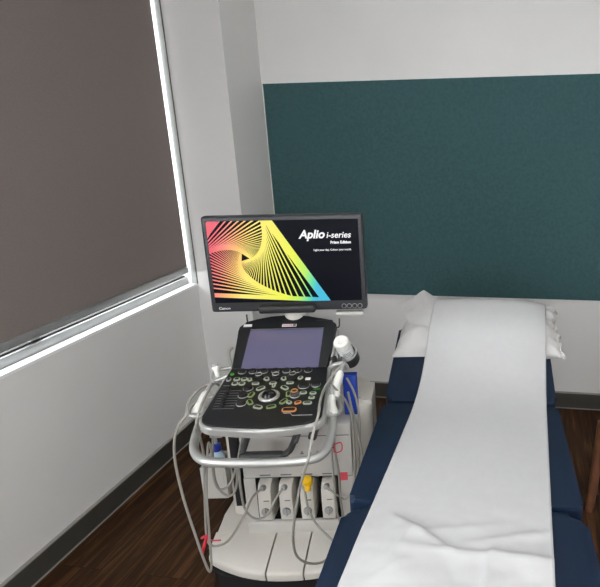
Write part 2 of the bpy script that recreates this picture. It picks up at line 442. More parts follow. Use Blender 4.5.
MB().prism(deck(.0, -.03, .0), KM @ Matrix.Translation((0, 0, -.02)), .02, bev=.003).build('control_panel', M['blackgl'], um)
cp = um.children[-1]
MB().prism(deck(.009, -.02, .003), KM @ Matrix.Translation((0, 0, -.030)), .024, bev=.008, seg=3).build('console_rim', M['silver'], um)
# keys and knobs on the deck
def ringkey(x, y, w_, h_, rotd=0, m='keyring', name='key'):
    fr = KM @ Matrix.Translation((x, (y+.394)/math.cos(KA), 0)) @ Matrix.Rotation(R(rotd), 4, 'Z')
    r = min(w_, h_)*.42
    k = MB().prism(rrect(-w_/2, -h_/2, w_/2, h_/2, r), fr, .0035, bev=.001).build(name, M[m], cp)
    MB().prism(rrect(-w_/2+.0042, -h_/2+.0042, w_/2-.0042, h_/2-.0042, r*.45), fr @ Matrix.Translation((0, 0, .003)), .0016).build('key_cap', M['keycap'], k)
def knob(x, y, r, h, rim=True, top='keycap', name='knob'):
    p = K(x, y)
    h *= .7
    k = MB().lathe([(r*1.02, 0), (r, h*.8), (r*.9, h), (r*.6, h+.0005)], p, KN, 24).build(name, M[top], cp)
    if rim: MB().torus(p+KN*.0015, r*1.1, .0013, KN, n=24, m=6).build('knob_ring', M['knobrim'], k)
for x in (-.122, -.086, -.048, -.010, .028, .065, .102): knob(x, -.092, .0115, .014)
for x in (-.057, .0, .056):
    knob(x, -.137, .019, .009, False); p = K(x+.002, -.128)
    knob(x+.002, -.130, .0125, .020, True)
    MB().torus(K(x+.002, -.130, .0145), .0105, .0014, KN, n=20, m=6).build('encoder_ring', M['knobrim'], cp)
    ringkey(x-.026, -.142, .015, .019, 25); ringkey(x+.028, -.138, .015, .019, -25); ringkey(x, -.168, .024, .013)
for x, y in ((-.069, -.203), (-.074, -.243), (-.067, -.288)): knob(x-.004, y+.006, .014, .016)
for x, y in ((-.127, -.137), (-.102, -.138), (-.125, -.165), (-.102, -.166)): ringkey(x, y, .021, .019)
ringkey(-.153, -.139, .016, .02, 0, 'knobrim'); ringkey(-.152, -.104, .013, .013, 20, 'keylamp', 'indicator_lamp')
knob(.105, -.187, .017, .014); knob(.143, -.183, .014, .014)
MB().box(K(.111, -.146, .002), (.017, .013, .004), KM.to_3x3(), bev=.001).build('key', M['labelw'], cp)
# eight keys in a ring round the trackball
tb = K(.006, -.245)
for k in range(9):
    a = R(90-40*k); 
    if k == 0: ringkey(.006, -.245+.062, .011, .018, 0); continue
    ringkey(.006+.060*math.cos(a), -.245+.062*math.sin(a), .030, .017, math.degrees(a)-90, 'keygreen' if k in (2, 3, 4, 6, 7) else 'keyring')
t_ = MB().lathe([(.023, .004), (.021, .011), (.015, .018), (.007, .0215), (.001, .0225)], tb, KN, 28).build('trackball', M['ball'], cp)
MB().torus(tb+KN*.003, .028, .0058, KN, n=32, m=10).build('trackball_ring', M['silver'], t_)
knob(.087, -.243, .014, .018, True, 'grey'); ringkey(.088, -.240+.002, .001, .001) if False else None
MB().torus(K(.087, -.243, .019), .0095, .0016, KN, n=20, m=6).build('knob_light', M['keyorange'], cp)
ringkey(.085, -.322, .044, .023, 0, 'keyorange'); ringkey(.104, -.284, .022, .015, 30, 'keyorange'); ringkey(.077, -.283, .018, .014, -30)
ringkey(.111, -.229, .022, .015, 5); ringkey(.142, -.233, .021, .013); ringkey(.142, -.258, .020, .014); ringkey(.134, -.287, .028, .015)
MB().box(K(.15, -.208, .0006), (.022, .003, .0012), KM.to_3x3()).build('indicator_bar', M['keylamp'], cp)
MB().box(K(-.15, -.175, .0006), (.020, .002, .0012), KM.to_3x3()).build('indicator_bar', M['print'], cp)
# slide controls
for k in range(8):
    y = -.20-.0142*k; x = -.127+.001*k
    s = MB().box(K(x, y, .0005), (.062, .0045, .001), KM.to_3x3()).build('slide_track', M['bay'], cp, smooth=False)
    MB().box(K(x-.008+.002*math.sin(k*1.3), y, .005), (.012, .010, .010), KM.to_3x3(), bev=.002).build('slide_knob', M['keycap'], s)
    MB().box(K(x, y-.0062, .0004), (.066, .0012, .0008), KM.to_3x3()).build('slide_line', M['print'], s, smooth=False)
MB().tube([K(.07, -.338, .0004), K(.092, -.338, .0004), K(.10, -.350, .0004), K(.16, -.350, .0004)], .0008, n=6, smooth=False).build('panel_line', M['knobrim'], cp)

# touch panel, tilted 30 degrees
TA = R(30)
TM = Matrix.Translation((0, -.068, .862)) @ Matrix.Rotation(TA, 4, 'X')
def T(x, t, h=0.): return TM @ Vector((x, t, h))
out = [(-.166, -.004), (.163, -.004), (.176, .170)]
for k in range(5): a = R(90*k/4); out.append((.160+.017*math.cos(a), .188+.017*math.sin(a)))
out += [(.12, .222), (.07, .238), (.0, .246), (-.07, .240), (-.115, .225), (-.155, .205)]
for k in range(5): a = R(100+80*k/4); out.append((-.158+.017*math.cos(a), .188+.017*math.sin(a)))
out.append((-.177, .170))
MB().prism(out, TM @ Matrix.Translation((0, 0, -.045)), .045, bev=.006, seg=3).build('touch_panel', M['blackgl'], um)
tpn = um.children[-1]
MB().prism(rrect(-.133, .1735, .133, .1745, .0004), TM, .0012).build('cap_seam', M['lens'], tpn)
m = emit('touch_screen_glow', (.20, .18, .36), .38)
m.node_tree.nodes['Principled BSDF'].inputs['Base Color'].default_value = (.05, .05, .07, 1)
m.node_tree.nodes['Principled BSDF'].inputs['Roughness'].default_value = .12
MB().prism(rrect(-.1325, -.004, .1325, .170, .002), TM, .0012).build('touch_screen', m, tpn)
MB().box(T(-.147, .193, .0007), (.030, .011, .0014), TM.to_3x3()).build('sticker', M['labelw'], tpn, smooth=False)
s = MB().box(T(.005, .190, .0007), (.052, .012, .0014), TM.to_3x3()).build('sticker', M['labelw'], tpn, smooth=False)
q = MB()
for k in range(5): q.box(T(-.014+.007*k, .190, .0016), (.0045, .005, .001), TM.to_3x3())
q.build('red_print', M['labelr'], s, smooth=False)
MB().box(T(.024, .190, .0016), (.010, .010, .001), TM.to_3x3()).build('black_print', M['print'], s, smooth=False)
q = MB()
for k in range(9): q.box(T(.105+.0062*k, .212, .0006), (.0042, .003, .0008), TM.to_3x3())
q.build('printed_line', M['grey'], tpn, smooth=False)
for sx in (-1, 1):
    b = T(sx*.184 if sx > 0 else -.150, .185 if sx > 0 else .215, -.01)
    MB().tube([b-Vector((.012*sx, 0, 0)), b, b+Vector((.004*sx, -.002, .010)), b+Vector((.005*sx, 0, .034))], .0028, n=8).build('cable_hook', M['grey'], tpn)
MB().prism([(-.172, -.006), (.169, -.006), (.1835, .18), (-.1835, .18)], TM @ Matrix.Translation((0, 0, -.05)), .030, bev=.003).build('touch_panel_frame', M['silver'], tpn)

# monitor neck and arm
nk = MB(); nk.lathe([(.040, 0), (.040, .075), (.036, .095)], (.016, .158, .925), (0, 0, 1), 28)
nk.box((.016, .165, 1.03), (.07, .09, .05), bev=.012); nk.box((.016, .175, 1.12), (.07, .05, .18), bev=.012)
nk.build('monitor_arm', M['plastic'], um)
# monitor
MB().box((.010, .122, 1.186), (.566, .040, .351), bev=.010, seg=3).build('monitor', M['bezel'], um)
mon = um.children[-1]
MB().box((.010, .150, 1.19), (.50, .03, .29), bev=.012).build('back_cover', M['plastic'], mon)
MB().box((.222, .145, .986), (.105, .03, .016), bev=.006).build('lower_cover_lip', M['plastic2'], mon)
MB().box((.004, .094, 1.022), (.205, .028, .030), bev=.009, seg=3).build('monitor_handle', M['black'], mon)
for k in range(4):
    MB().cyl((.209+.0193*k, .1035, 1.026), (.209+.0193*k, .1005, 1.026), .0075, n=18).build('button', M['black'], mon)
    MB().torus((.209+.0193*k, .1012, 1.026), .0078, .0010, (0, 1, 0), n=18, m=6).build('button_ring', M['knobrim'], mon)
SX0, SX1, SZ0, SZ1 = -.255, .276, 1.0475, 1.345
SY = .1012
m = emit('screen_black', (.010, .012, .026), .35); m.node_tree.nodes['Principled BSDF'].inputs['Specular IOR Level'].default_value = .12
MB().box(((SX0+SX1)/2, SY+.0005, (SZ0+SZ1)/2), (SX1-SX0, .002, SZ1-SZ0)).build('screen', m, mon, smooth=False)
scr = mon.children[-1]
# the picture on the screen: triangles nested and turning inside one another
gm = bpy.data.materials.new('screen_spectrum'); gm.use_nodes = True
N = gm.node_tree.nodes; Lk = gm.node_tree.links; b = N['Principled BSDF']; b.inputs['Base Color'].default_value = (0, 0, 0, 1)
tc = N.new('ShaderNodeTexCoord'); sp = N.new('ShaderNodeSeparateXYZ'); Lk.new(tc.outputs['Object'], sp.inputs['Vector'])
ma = N.new('ShaderNodeMath'); ma.operation = 'MULTIPLY_ADD'; ma.inputs[1].default_value = 1/.40; ma.inputs[2].default_value = .255/.40
Lk.new(sp.outputs['X'], ma.inputs[0])
mz = N.new('ShaderNodeMath'); mz.operation = 'MULTIPLY_ADD'; mz.inputs[1].default_value = -.7; mz.inputs[2].default_value = .7*1.20
Lk.new(sp.outputs['Z'], mz.inputs[0]); ad = N.new('ShaderNodeMath'); ad.operation = 'ADD'
Lk.new(ma.outputs[0], ad.inputs[0]); Lk.new(mz.outputs[0], ad.inputs[1])
cr = N.new('ShaderNodeValToRGB'); E_ = cr.color_ramp.elements
E_[0].position = 0; E_[0].color = (.86, .13, .17, 1); E_[1].position = 1; E_[1].color = (.05, .50, .72, 1)
for p_, c_ in ((.10, (.95, .28, .20, 1)), (.22, (1., .55, .16, 1)), (.34, (1., .83, .18, 1)), (.72, (.85, .90, .08, 1)), (.86, (.50, .85, .12, 1)), (.94, (.12, .72, .35, 1))):
    x = E_.new(p_); x.color = c_
Lk.new(ad.outputs[0], cr.inputs['Fac']); Lk.new(cr.outputs['Color'], b.inputs['Emission Color']); b.inputs['Emission Strength'].default_value = 1.0
PXL, PXR, PYT, PYB = 206., 360., 220., 303.5           # screen extent the drawing is laid out in
def S(x, y): return ((x-PXL)/(PXR-PXL)*(SX1-SX0)+SX0, SZ1-(y-PYT)/(PYB-PYT)*(SZ1-SZ0))
def clip(poly, x0_, x1_, z0_, z1_):
    for ax, lim, sg in ((0, x0_, 1), (0, x1_, -1), (1, z0_, 1), (1, z1_, -1)):
        res = []
        for i in range(len(poly)):
            a, c = poly[i], poly[(i+1) % len(poly)]
            ia, ic = (a[ax]-lim)*sg >= 0, (c[ax]-lim)*sg >= 0
            if ia: res.append(a)
            if ia != ic:
                t = (lim-a[ax])/(c[ax]-a[ax]); res.append((a[0]+(c[0]-a[0])*t, a[1]+(c[1]-a[1])*t))
        poly = res
        if len(poly) < 3: return []
    return poly
g = MB()
tri = [Vector((242, 172)), Vector((328, 305)), Vector((154, 294))]
cen0 = (tri[0]+tri[1]+tri[2])/3
def band(a, c, inward, w_):
    d = (c-a).normalized(); n_ = Vector((-d.y, d.x))
    if n_.dot(inward-a) < 0: n_ = -n_
    quad = [a, c, c+n_*w_, a+n_*w_]
    for k_ in range(3):                                   # keep the band inside its own triangle
        e0, e1 = tri[k_], tri[(k_+1) % 3]; m_ = Vector((-(e1-e0).y, (e1-e0).x))
        if m_.dot(inward-e0) < 0: m_ = -m_
        res = []
        for i_ in range(len(quad)):
            p_, q_ = quad[i_], quad[(i_+1) % len(quad)]; dp, dq = m_.dot(p_-e0), m_.dot(q_-e0)
            if dp >= -1e-6: res.append(p_)
            if (dp >= -1e-6) != (dq >= -1e-6): res.append(p_+(q_-p_)*(dp/(dp-dq)))
        quad = res
        if len(quad) < 3: return
    pl = clip([S(*v) for v in quad], SX0+.0005, SX1-.0005, SZ0+.0005, SZ1-.0005)
    if pl: g.poly([(x, SY-.0008, z) for x, z in pl])
for it in range(46):
    cen = (tri[0]+tri[1]+tri[2])/3
    size = (tri[0]-cen).length
    for k in range(3):
        a, c = tri[k], tri[(k+1) % 3]
        wd = (8, 4.5, 9)[k] if it == 0 else max(.5, 1.35*min(1, size/42))
        band(a, c, cen, wd)
    t = .056 if it else (.10, .06, .16)[0]
    tri = [tri[k].lerp(tri[(k+1) % 3], t) for k in range(3)]
    if size < 7: break
g.build('screen_picture', gm, scr, smooth=False)
def text(s, x, z, h, m, parent, name, bold=0., shear=0., align='LEFT', y=SY-.0008, wide=1.):
    cu = bpy.data.curves.new(name, 'FONT'); cu.body = s; cu.size = h; cu.offset = bold; cu.shear = shear; cu.align_x = align; cu.extrude = .0002
    o_ = bpy.data.objects.new(name, cu); COL.objects.link(o_)
    dg = bpy.context.evaluated_depsgraph_get(); dg.update()
    me = bpy.data.meshes.new_from_object(o_.evaluated_get(dg)); bpy.data.objects.remove(o_)
    me.transform(Matrix.Translation((x, y, z)) @ Matrix.Rotation(R(90), 4, 'X') @ Matrix.Diagonal((wide, 1, 1, 1)))
    me.materials.clear(); me.materials.append(m)
    o2 = bpy.data.objects.new(name, me); COL.objects.link(o2); o2.parent = parent
    return o2
text('Aplio', .066, 1.279, .041, M['whiteprint'], scr, 'screen_title', .0013, .25)
text('i-series', .2475, 1.279, .030, M['whiteprint'], scr, 'screen_title', .0005, .22, 'RIGHT')
text('Prism Edition', .2475, 1.258, .0135, M['whiteprint'], scr, 'screen_subtitle', .0006, 0, 'RIGHT', wide=1.)
text('Light your day. Colour your world.', .2475, 1.233, .0092, M['whiteprint'], scr, 'screen_slogan', .0002, 0, 'RIGHT', wide=1.02)
text('Canon', -.245, 1.0225, .0125, M['bezellogo'], mon, 'bezel_lettering', .0002, y=.1012, wide=1.25)

# silver front handle
HO = [(-.150, -.12, .765), (-.205, -.17, .757), (-.238, -.23, .738), (-.238, -.30, .717), (-.222, -.365, .702), (-.185, -.408, .694), (-.13, -.424, .691), (.02, -.432, .690), (.15, -.424, .691), (.192, -.400, .695), (.206, -.355, .703), (.208, -.29, .722), (.200, -.22, .742), (.175, -.16, .757), (.135, -.12, .765)]
H = [(x*.95+.004, y+.018, z+.016 if y < -.2 else z) for x, y, z in HO]
MB().tube(H, .0142, n=18, sub=7).build('front_handle', M['silver'], um)
# dark lever below the console
lv = MB()
lv.tube([(-.112, -.09, .650), (-.124, -.13, .615), (-.132, -.16, .585)], .011, n=12)
lv.box((-.065, -.165, .578), (.150, .034, .028), bev=.010, seg=3)
lv.tube([(.005, -.163, .578), (.030, -.15, .590), (.046, -.12, .625), (.055, -.09, .665)], .011, n=12)
lv.build('height_lever', M['grey'], um)
br = MB(); br.box((.115, -.13, .655), (.030, .03, .075), Matrix.Rotation(R(18), 3, 'Y'), bev=.008); br.tube([(.075, -.12, .665), (.062, -.13, .64), (.050, -.14, .61)], .006, n=8)
br.build('hinge_bracket', M['grey'], um)

# probe holders: silver brackets each side of the console
ph = MB()
ph.tube([(.165, -.24, .800), (.190, -.245, .772), (.212, -.225, .762), (.216, -.19, .762), (.200, -.15, .775), (.165, -.13, .80)], .008, n=12)
ph.build('probe_holder', M['silver'], um); ph = MB()
ph.tube([(.160, -.06, .842), (.184, -.075, .866), (.204, -.07, .871), (.221, -.055, .862), (.228, -.045, .842)], .008, n=12)
ph.build('probe_holder', M['silver'], um)
MB().box((.206, -.055, .882), (.016, .010, .016), bev=.003).build('holder_clip', M['grey'], um)
ph = MB()
ph.tube([(-.168, -.27, .806), (-.195, -.295, .802), (-.224, -.298, .806), (-.240, -.27, .808), (-.236, -.235, .815), (-.175, -.21, .83)], .006, n=10)
ph.build('probe_holder', M['silver'], um); ph = MB()
ph.tube([(-.170, -.10, .850), (-.205, -.11, .838), (-.224, -.085, .842), (-.220, -.055, .850), (-.170, -.05, .858)], .007, n=10)
ph.build('probe_holder', M['silver'], um); ph = MB()
ph.tube([(-.170, -.05, .86), (-.186, -.02, .880), (-.196, .01, .893), (-.19, .03, .90)], .006, n=10)
ph.build('probe_holder', M['silver'], um)
# cup that holds the gel bottle, tilted towards the user
ca = (Vector((.209, -.075, .972))-Vector((.231, .012, .852))).normalized(); c0 = Vector((.231, .012, .852))
cu = MB(); cu.lathe([(.001, -.012), (.030, -.012), (.036, .0), (.037, .045), (.0335, .045), (.032, .004), (.001, .003)], c0, ca, 28, caps=False)
cu.tube([(.15, -.02, .86), (.18, .0, .855), (.205, .01, .85)], .016, n=12)
cu.build('gel_holder', M['grey'], um)
MB().torus(c0+ca*.046, .0345, .0035, ca, n=32, m=8).build('holder_lip', M['lens'], um)

def to_world(p): return um_m @ Vector(p)
um_m = Matrix.Translation((-.85, 1.80, 0)) @ Matrix.Rotation(RZ, 4, 'Z')
def mthing(name, label, cat, base, group=None):
    """a thing standing on / held by the machine: an Empty at `base` (machine coordinates), parts given in machine coordinates"""
    o_ = thing(name, label, cat, to_world(base), RZ, group); return o_, Vector(base)
def mpart(mb, name, m, root, base, **k):
    o_ = mb.build(name, m, root, **k); o_.data.transform(Matrix.Translation(-base)); return o_

# gel bottle
gb, B = mthing('gel_bottle', 'white gel bottle leaning in the round holder beside the touch screen', 'bottle', c0)
mpart(MB().lathe([(.001, .005), (.0262, .005), (.0265, .012), (.0265, .081), (.0255, .088), (.001, .089)], c0, ca, 28, caps=False), 'bottle_body', M['bottlew'], gb, B)
mpart(MB().lathe([(.001, .091), (.0265, .091), (.0272, .094), (.0270, .117), (.0255, .121), (.0242, .1215), (.0228, .1195), (.012, .1195), (.011, .1215), (.001, .122)], c0, ca, 28, caps=False), 'bottle_cap', M['probe'], gb, B)
lb = MB(); sd = ca.cross(Vector((0, 0, 1))).normalized(); upv = sd.cross(ca)
for k in range(6):
    for j in range(3):
        a = R(28+11*k); d = (sd*math.cos(a)+Vector((0, -1, 0)).cross(sd).normalized()*0)+(-ca.cross(sd))*math.sin(a)*-1
        d = (sd*math.cos(a)*-1+ca.cross(sd)*math.sin(a))
        lb.box(c0+ca*(.056+.009*j)+d*.0262, (.0038, .0018, .0034))
mpart(lb, 'label_print', M['print'], gb, B, smooth=False)
# blue box
bb, B = mthing('blue_box', 'bright blue plastic box standing behind the white probes', 'box', (.224, .029, .632))
mpart(MB().box((.224, .029, .709), (.050, .034, .154), bev=.004).box((.224, .029, .786), (.052, .036, .006), bev=.002), 'box_body', M['bluebox'], bb, B)
# bottle with blue cap in the side basket
bt, B = mthing('spray_bottle', 'pale blue bottle with a dark blue cap in the basket behind the silver handle', 'bottle', (-.318, .09, .355))
mpart(MB().lathe([(.001, 0), (.024, 0), (.026, .004), (.026, .075), (.020, .092), (.013, .100), (.001, .100)], B, (0, 0, 1), 24, caps=False), 'bottle_body', M['bottle'], bt, B)
mpart(MB().cyl(B+Vector((0, 0, .098)), B+Vector((0, 0, .128)), .019, .017, bev=.003), 'bottle_cap', M['bluecap'], bt, B)
mpart(MB().cyl(B+Vector((0, 0, .128)), B+Vector((0, 0, .16)), .006).box(B+Vector((.006, 0, .166)), (.05, .022, .022), bev=.006), 'spray_head', M['lens'], bt, B)

# four ultrasound probes, each with its cable and the plug in the bay
CR = .0042
def plug(x, root, B, cap=None):
    c = MB()
    prof = [(-.085, .262), (-.090, .30), (-.086, .382), (-.070, .402), (-.03, .410), (.04, .410), (.04, .250), (-.07, .250)]
    fr = Matrix(((0, 0, 1, x-.0235), (1, 0, 0, 0), (0, 1, 0, 0), (0, 0, 0, 1)))
    c.prism(prof, fr, .047, bev=.004)
    pl = mpart(c, 'plug', M['plastic'], root, B)
    mpart(MB().lathe([(.001, -.002), (.014, -.002), (.016, .003), (.014, .008), (.001, .009)], (x, -.088, .300), (0, -1, .1), 20, caps=False).box((x, -.098, .302), (.007, .008, .034), bev=.003), 'latch', M['lens'], pl, B)
    mpart(MB().cyl((x-.004, -.074, .392), (x-.004, -.098, .402), .012, .009, bev=.002), 'cable_boot', M['lens'], pl, B)
    mpart(MB().box((x+.006, -.0895, .345), (.020, .002, .003)), 'plug_print', M['print'], pl, B, smooth=False)
    return pl
def probe(label, pos, direction, side, size, pts, plugx, grip='convex'):
    d = Vector(direction).normalized(); pos = Vector(pos)
    root, B = mthing('ultrasound_probe', label, 'ultrasound probe', pos, 'ultrasound probes hung on the console')
    L_, W_, Tt = size
    # body: cross sections swept along d, a waist for the fingers and a wide head
    sx_ = Vector(side); sx_ = (sx_-d*sx_.dot(d)).normalized(); sy_ = d.cross(sx_)
    sec = [(0, .30, .42), (.10, .52, .75), (.35, .62, .95), (.58, .60, .9), (.72, .82, .92), (.86, 1., .85), (1, .98, .7)]
    b = MB(); n = 20; rings = []
    for t, a, c in sec:
        rings.append([b.bm.verts.new(pos+d*(t*L_)+sx_*(abs(math.cos(p))**.75*math.copysign(1, math.cos(p)))*W_/2*a+sy_*(abs(math.sin(p))**.75*math.copysign(1, math.sin(p)))*Tt/2*c) for p in [2*PI*i/n for i in range(n)]])
    for A, C_ in zip(rings, rings[1:]):
        for i in range(n): b.bm.faces.new((A[i], A[(i+1) % n], C_[(i+1) % n], C_[i]))
    b.bm.faces.new(rings[0]); b.bm.faces.new(rings[-1][::-1])
    mpart(b, 'probe_body', M['probe'], root, B, ang=60)
    mpart(MB().box(pos+d*(L_+.003), (W_*.9, Tt*.55, .012), Matrix((sx_, sy_, d)).transposed(), bev=.004), 'probe_lens', M['lens'], root, B)
    tail = pos-d*.03
    mpart(MB().cyl(pos+d*.004, tail, .0078, .0052, n=14), 'strain_relief', M['lens'], root, B)
    mpart(MB().tube([pos-d*.02, tail]+[Vector(p) for p in pts]+[Vector((plugx-.004, -.095, .401))], CR, n=8, sub=6), 'cable', M['cable'], root, B)
    plug(plugx, root, B)
    return root, B
A_ = [(-.235, -.30, .812), (-.257, -.31, .785), (-.282, -.3, .735), (-.293, -.3, .654), (-.286, -.3, .519), (-.263, -.3, .354), (-.244, -.3, .246), (-.238, -.29, .222), (-.235, -.28, .262), (-.237, -.26, .361), (-.235, -.24, .502), (-.226, -.215, .620), (-.222, -.20, .655), (-.220, -.195, .610), (-.222, -.2, .52), (-.21, -.2, .477), (-.186, -.19, .477), (-.166, -.18, .505), (-.150, -.175, .548), (-.145, -.175, .53), (-.148, -.17, .442), (-.143, -.16, .358), (-.111, -.15, .316), (-.074, -.14, .328), (-.045, -.12, .379)]
B_ = [(-.202, -.135, .838), (-.197, -.2, .848), (-.190, -.29, .838), (-.198, -.33, .792), (-.212, -.28, .711), (-.229, -.24, .615), (-.254, -.22, .449), (-.275, -.2, .306), (-.271, -.2, .261), (-.248, -.2, .247), (-.2, -.2, .271), (-.145, -.19, .352), (-.127, -.13, .389)]
C_ = [(.187, -.15, .855), (.180, -.26, .858), (.184, -.345, .860), (.188, -.395, .850), (.177, -.448, .809), (.164, -.47, .747), (.133, -.45, .66), (.093, -.4, .514), (.068, -.36, .392), (.067, -.33, .305), (.096, -.31, .259), (.136, -.28, .235), (.164, -.24, .237), (.165, -.2, .245), (.142, -.18, .259), (.1, -.15, .283), (.066, -.12, .334)]
D_ = [(.223, -.165, .795), (.236, -.15, .758), (.246, -.14, .7), (.248, -.13, .61), (.242, -.12, .485), (.228, -.12, .400), (.199, -.118, .366), (.175, -.115, .380)]
probe('white ultrasound probe lying in the left bracket beside the black slide controls', (-.203, -.205, .842), (-.12, -.70, -.42), (1, -.1, .25), (.085, .040, .034), [(-.198, -.17, .852), (-.225, -.19, .850), (-.245, -.25, .832)]+A_, -.020)
probe('small pale probe held upright at the left rear edge of the console', (-.202, -.095, .836), (-.25, .25, .75), (1, .1, .1), (.044, .026, .022), B_, -.097)
probe('upper white probe at the right edge of the console, in front of the blue box', (.219, -.125, .868), (-.24, -.50, -.62), (1, -.3, 0), (.088, .044, .034), C_, .057)
probe('lower white probe with a grey tip hanging at the right edge of the console', (.196, -.205, .822), (.02, -.42, -.80), (1, -.2, -.1), (.062, .040, .030), D_, .134)
# yellow cap on the third plug
yc, B = mthing('yellow_cap', 'bright yellow cap on top of the third plug from the left', 'cap', (.062, -.078, .404))
mpart(MB().lathe([(.001, -.004), (.018, -.004), (.0205, .004), (.0205, .018), (.017, .026), (.009, .029), (.001, .030)], (.062, -.076, .406), (0, -.35, 1), 20, caps=False).box((.066, -.098, .400), (.022, .012, .024), bev=.005), 'cap_body', M['yellow'], yc, B)
# loose grey cables
def loose(label, pts):
    o_ = MB().tube(pts, CR, n=8, sub=6).build('loose_cable', M['cable']); b = Vector(pts[0])
    o_.data.transform(Matrix.Translation(-b)); o_.location = to_world(b); o_.rotation_euler = (0, 0, RZ)
    tag(o_, label, 'cable', 'loose cables on the machine')
loose('outer grey cable arching from behind the blue box down beside the couch', [(.221, -.03, .80), (.25, -.05, .742), (.259, -.045, .638), (.251, -.055, .501), (.243, -.075, .41), (.230, -.095, .306), (.205, -.125, .255), (.180, -.145, .295), (.172, -.150, .419), (.172, -.155, .546), (.170, -.155, .654), (.160, -.12, .715)])
loose('grey cable hanging through the red loop of ribbon on the right', [(.190, -.13, .715), (.185, -.14, .679), (.181, -.14, .59), (.188, -.13, .473), (.187, -.128, .363), (.200, -.125, .271), (.239, -.115, .234), (.268, -.10, .339), (.270, -.07, .445), (.254, -.058, .60), (.236, -.06, .70), (.226, -.05, .755)])
loose('grey cable looping behind the left side of the silver handle', [(-.200, -.15, .735), (-.222, -.15, .681), (-.253, -.12, .5), (-.251, -.1, .409), (-.219, -.1, .379), (-.19, -.1, .411), (-.172, -.1, .517), (-.150, -.09, .609), (-.12, -.06, .70)])
# red ribbons
def ribbon(label, parts, base):
    o_ = MB()
    for pts, w_ in parts: o_.tube(pts, w_, n=6, sub=5)
    o_ = o_.build('cable_tie', M['red']); b = Vector(base); o_.data.transform(Matrix.Translation(-b)); o_.location = to_world(b); o_.rotation_euler = (0, 0, RZ)
    tag(o_, label, 'cable tie')
ribbon('red ribbon tied round the cables low at the left of the foot pedals', [([(-.268, -.213, .300), (-.277, -.220, .272), (-.286, -.222, .246), (-.290, -.222, .232)], .006), ([(-.272, -.215, .290), (-.245, -.222, .288), (-.218, -.224, .290)], .0028), ([(-.262, -.212, .298), (-.276, -.216, .300), (-.288, -.210, .29)], .005)], (-.277, -.215, .27))
ribbon('red ribbon tied in a square loop round the cable at the right of the cabinet', [([(.150, -.155, .598), (.170, -.150, .594), (.182, -.150, .594)], .0022), ([(.182, -.150, .606), (.206, -.150, .612), (.206, -.150, .582), (.182, -.150, .576), (.182, -.150, .606)], .0022)], (.18, -.15, .59))

# ------------------------------------------------------------------ examination couch
CRZ = R(4.5)
ZCO = .65
ct = thing('examination_couch', 'navy blue vinyl examination couch with a raised headrest', 'examination couch', (-.158, 1.36, 0), CRZ)
def cushion(w_, l, t, rc, bev):
    return rrect(-w_/2, -l/2, w_/2, l/2, rc, 6)
TH = .085
HA = math.atan(.325)
MB().prism(rrect(-.326, -.86, .326, -.024, [.035, .035, .05, .05], 6), Matrix.Translation((0, 0, ZCO-TH)), TH, bev=.018, seg=4).build('leg_section', M['vinyl'], ct)
MB().prism(rrect(-.325, .006, .325, .597, [.018, .018, .02, .02], 6), Matrix.Translation((0, 0, ZCO-TH)), TH, bev=.016, seg=4).build('seat_section', M['vinyl'], ct)
HM = Matrix.Translation((0, .606, ZCO)) @ Matrix.Rotation(HA, 4, 'X') @ Matrix.Translation((0, 0, -TH))
MB().prism(rrect(-.323, .006, .323, .47, .03, 6), HM, TH, bev=.016, seg=4).build('headrest', M['vinyl'], ct)
for y in (-.003,):
    MB().box((.008, -.012, ZCO-.027), (.552, .032, .03), bev=.006, seg=3).build('gap_filler', M['vinyl'], ct)
fr = MB()
for sx in (-1, 1): fr.box((sx*.26, -.13, ZCO-TH-.02), (.04, 1.42, .04)); fr.box((sx*.20, -.13, .05), (.05, 1.2, .05))
for y in (-.75, .5): fr.box((0, y, ZCO-TH-.02), (.52, .04, .04)); fr.box((0, y, .05), (.50, .05, .05))
fr.build('frame', M['steel'], ct, smooth=False)
for y in (-.40, .30):
    MB().box((0, y, (ZCO-TH-.02+.05)/2), (.12, .10, ZCO-TH-.07), Matrix.Rotation(0, 3, 'Z')).build('lift_leg', M['steel'], ct, smooth=False)
for x in (-.20, .20):
    for y in (-.68, .42): MB().cyl((x, y, 0), (x, y, .03), .03, n=16).build('foot', M['black'], ct)
hb = MB(); hb.tube([(0, .55, ZCO-.12), (0, .80, ZCO-.06), (0, 1.0, ZCO+.02)], .015, n=8); hb.box((0, .52, ZCO-.10), (.06, .10, .04))
hb.build('headrest_support', M['steel'], ct)

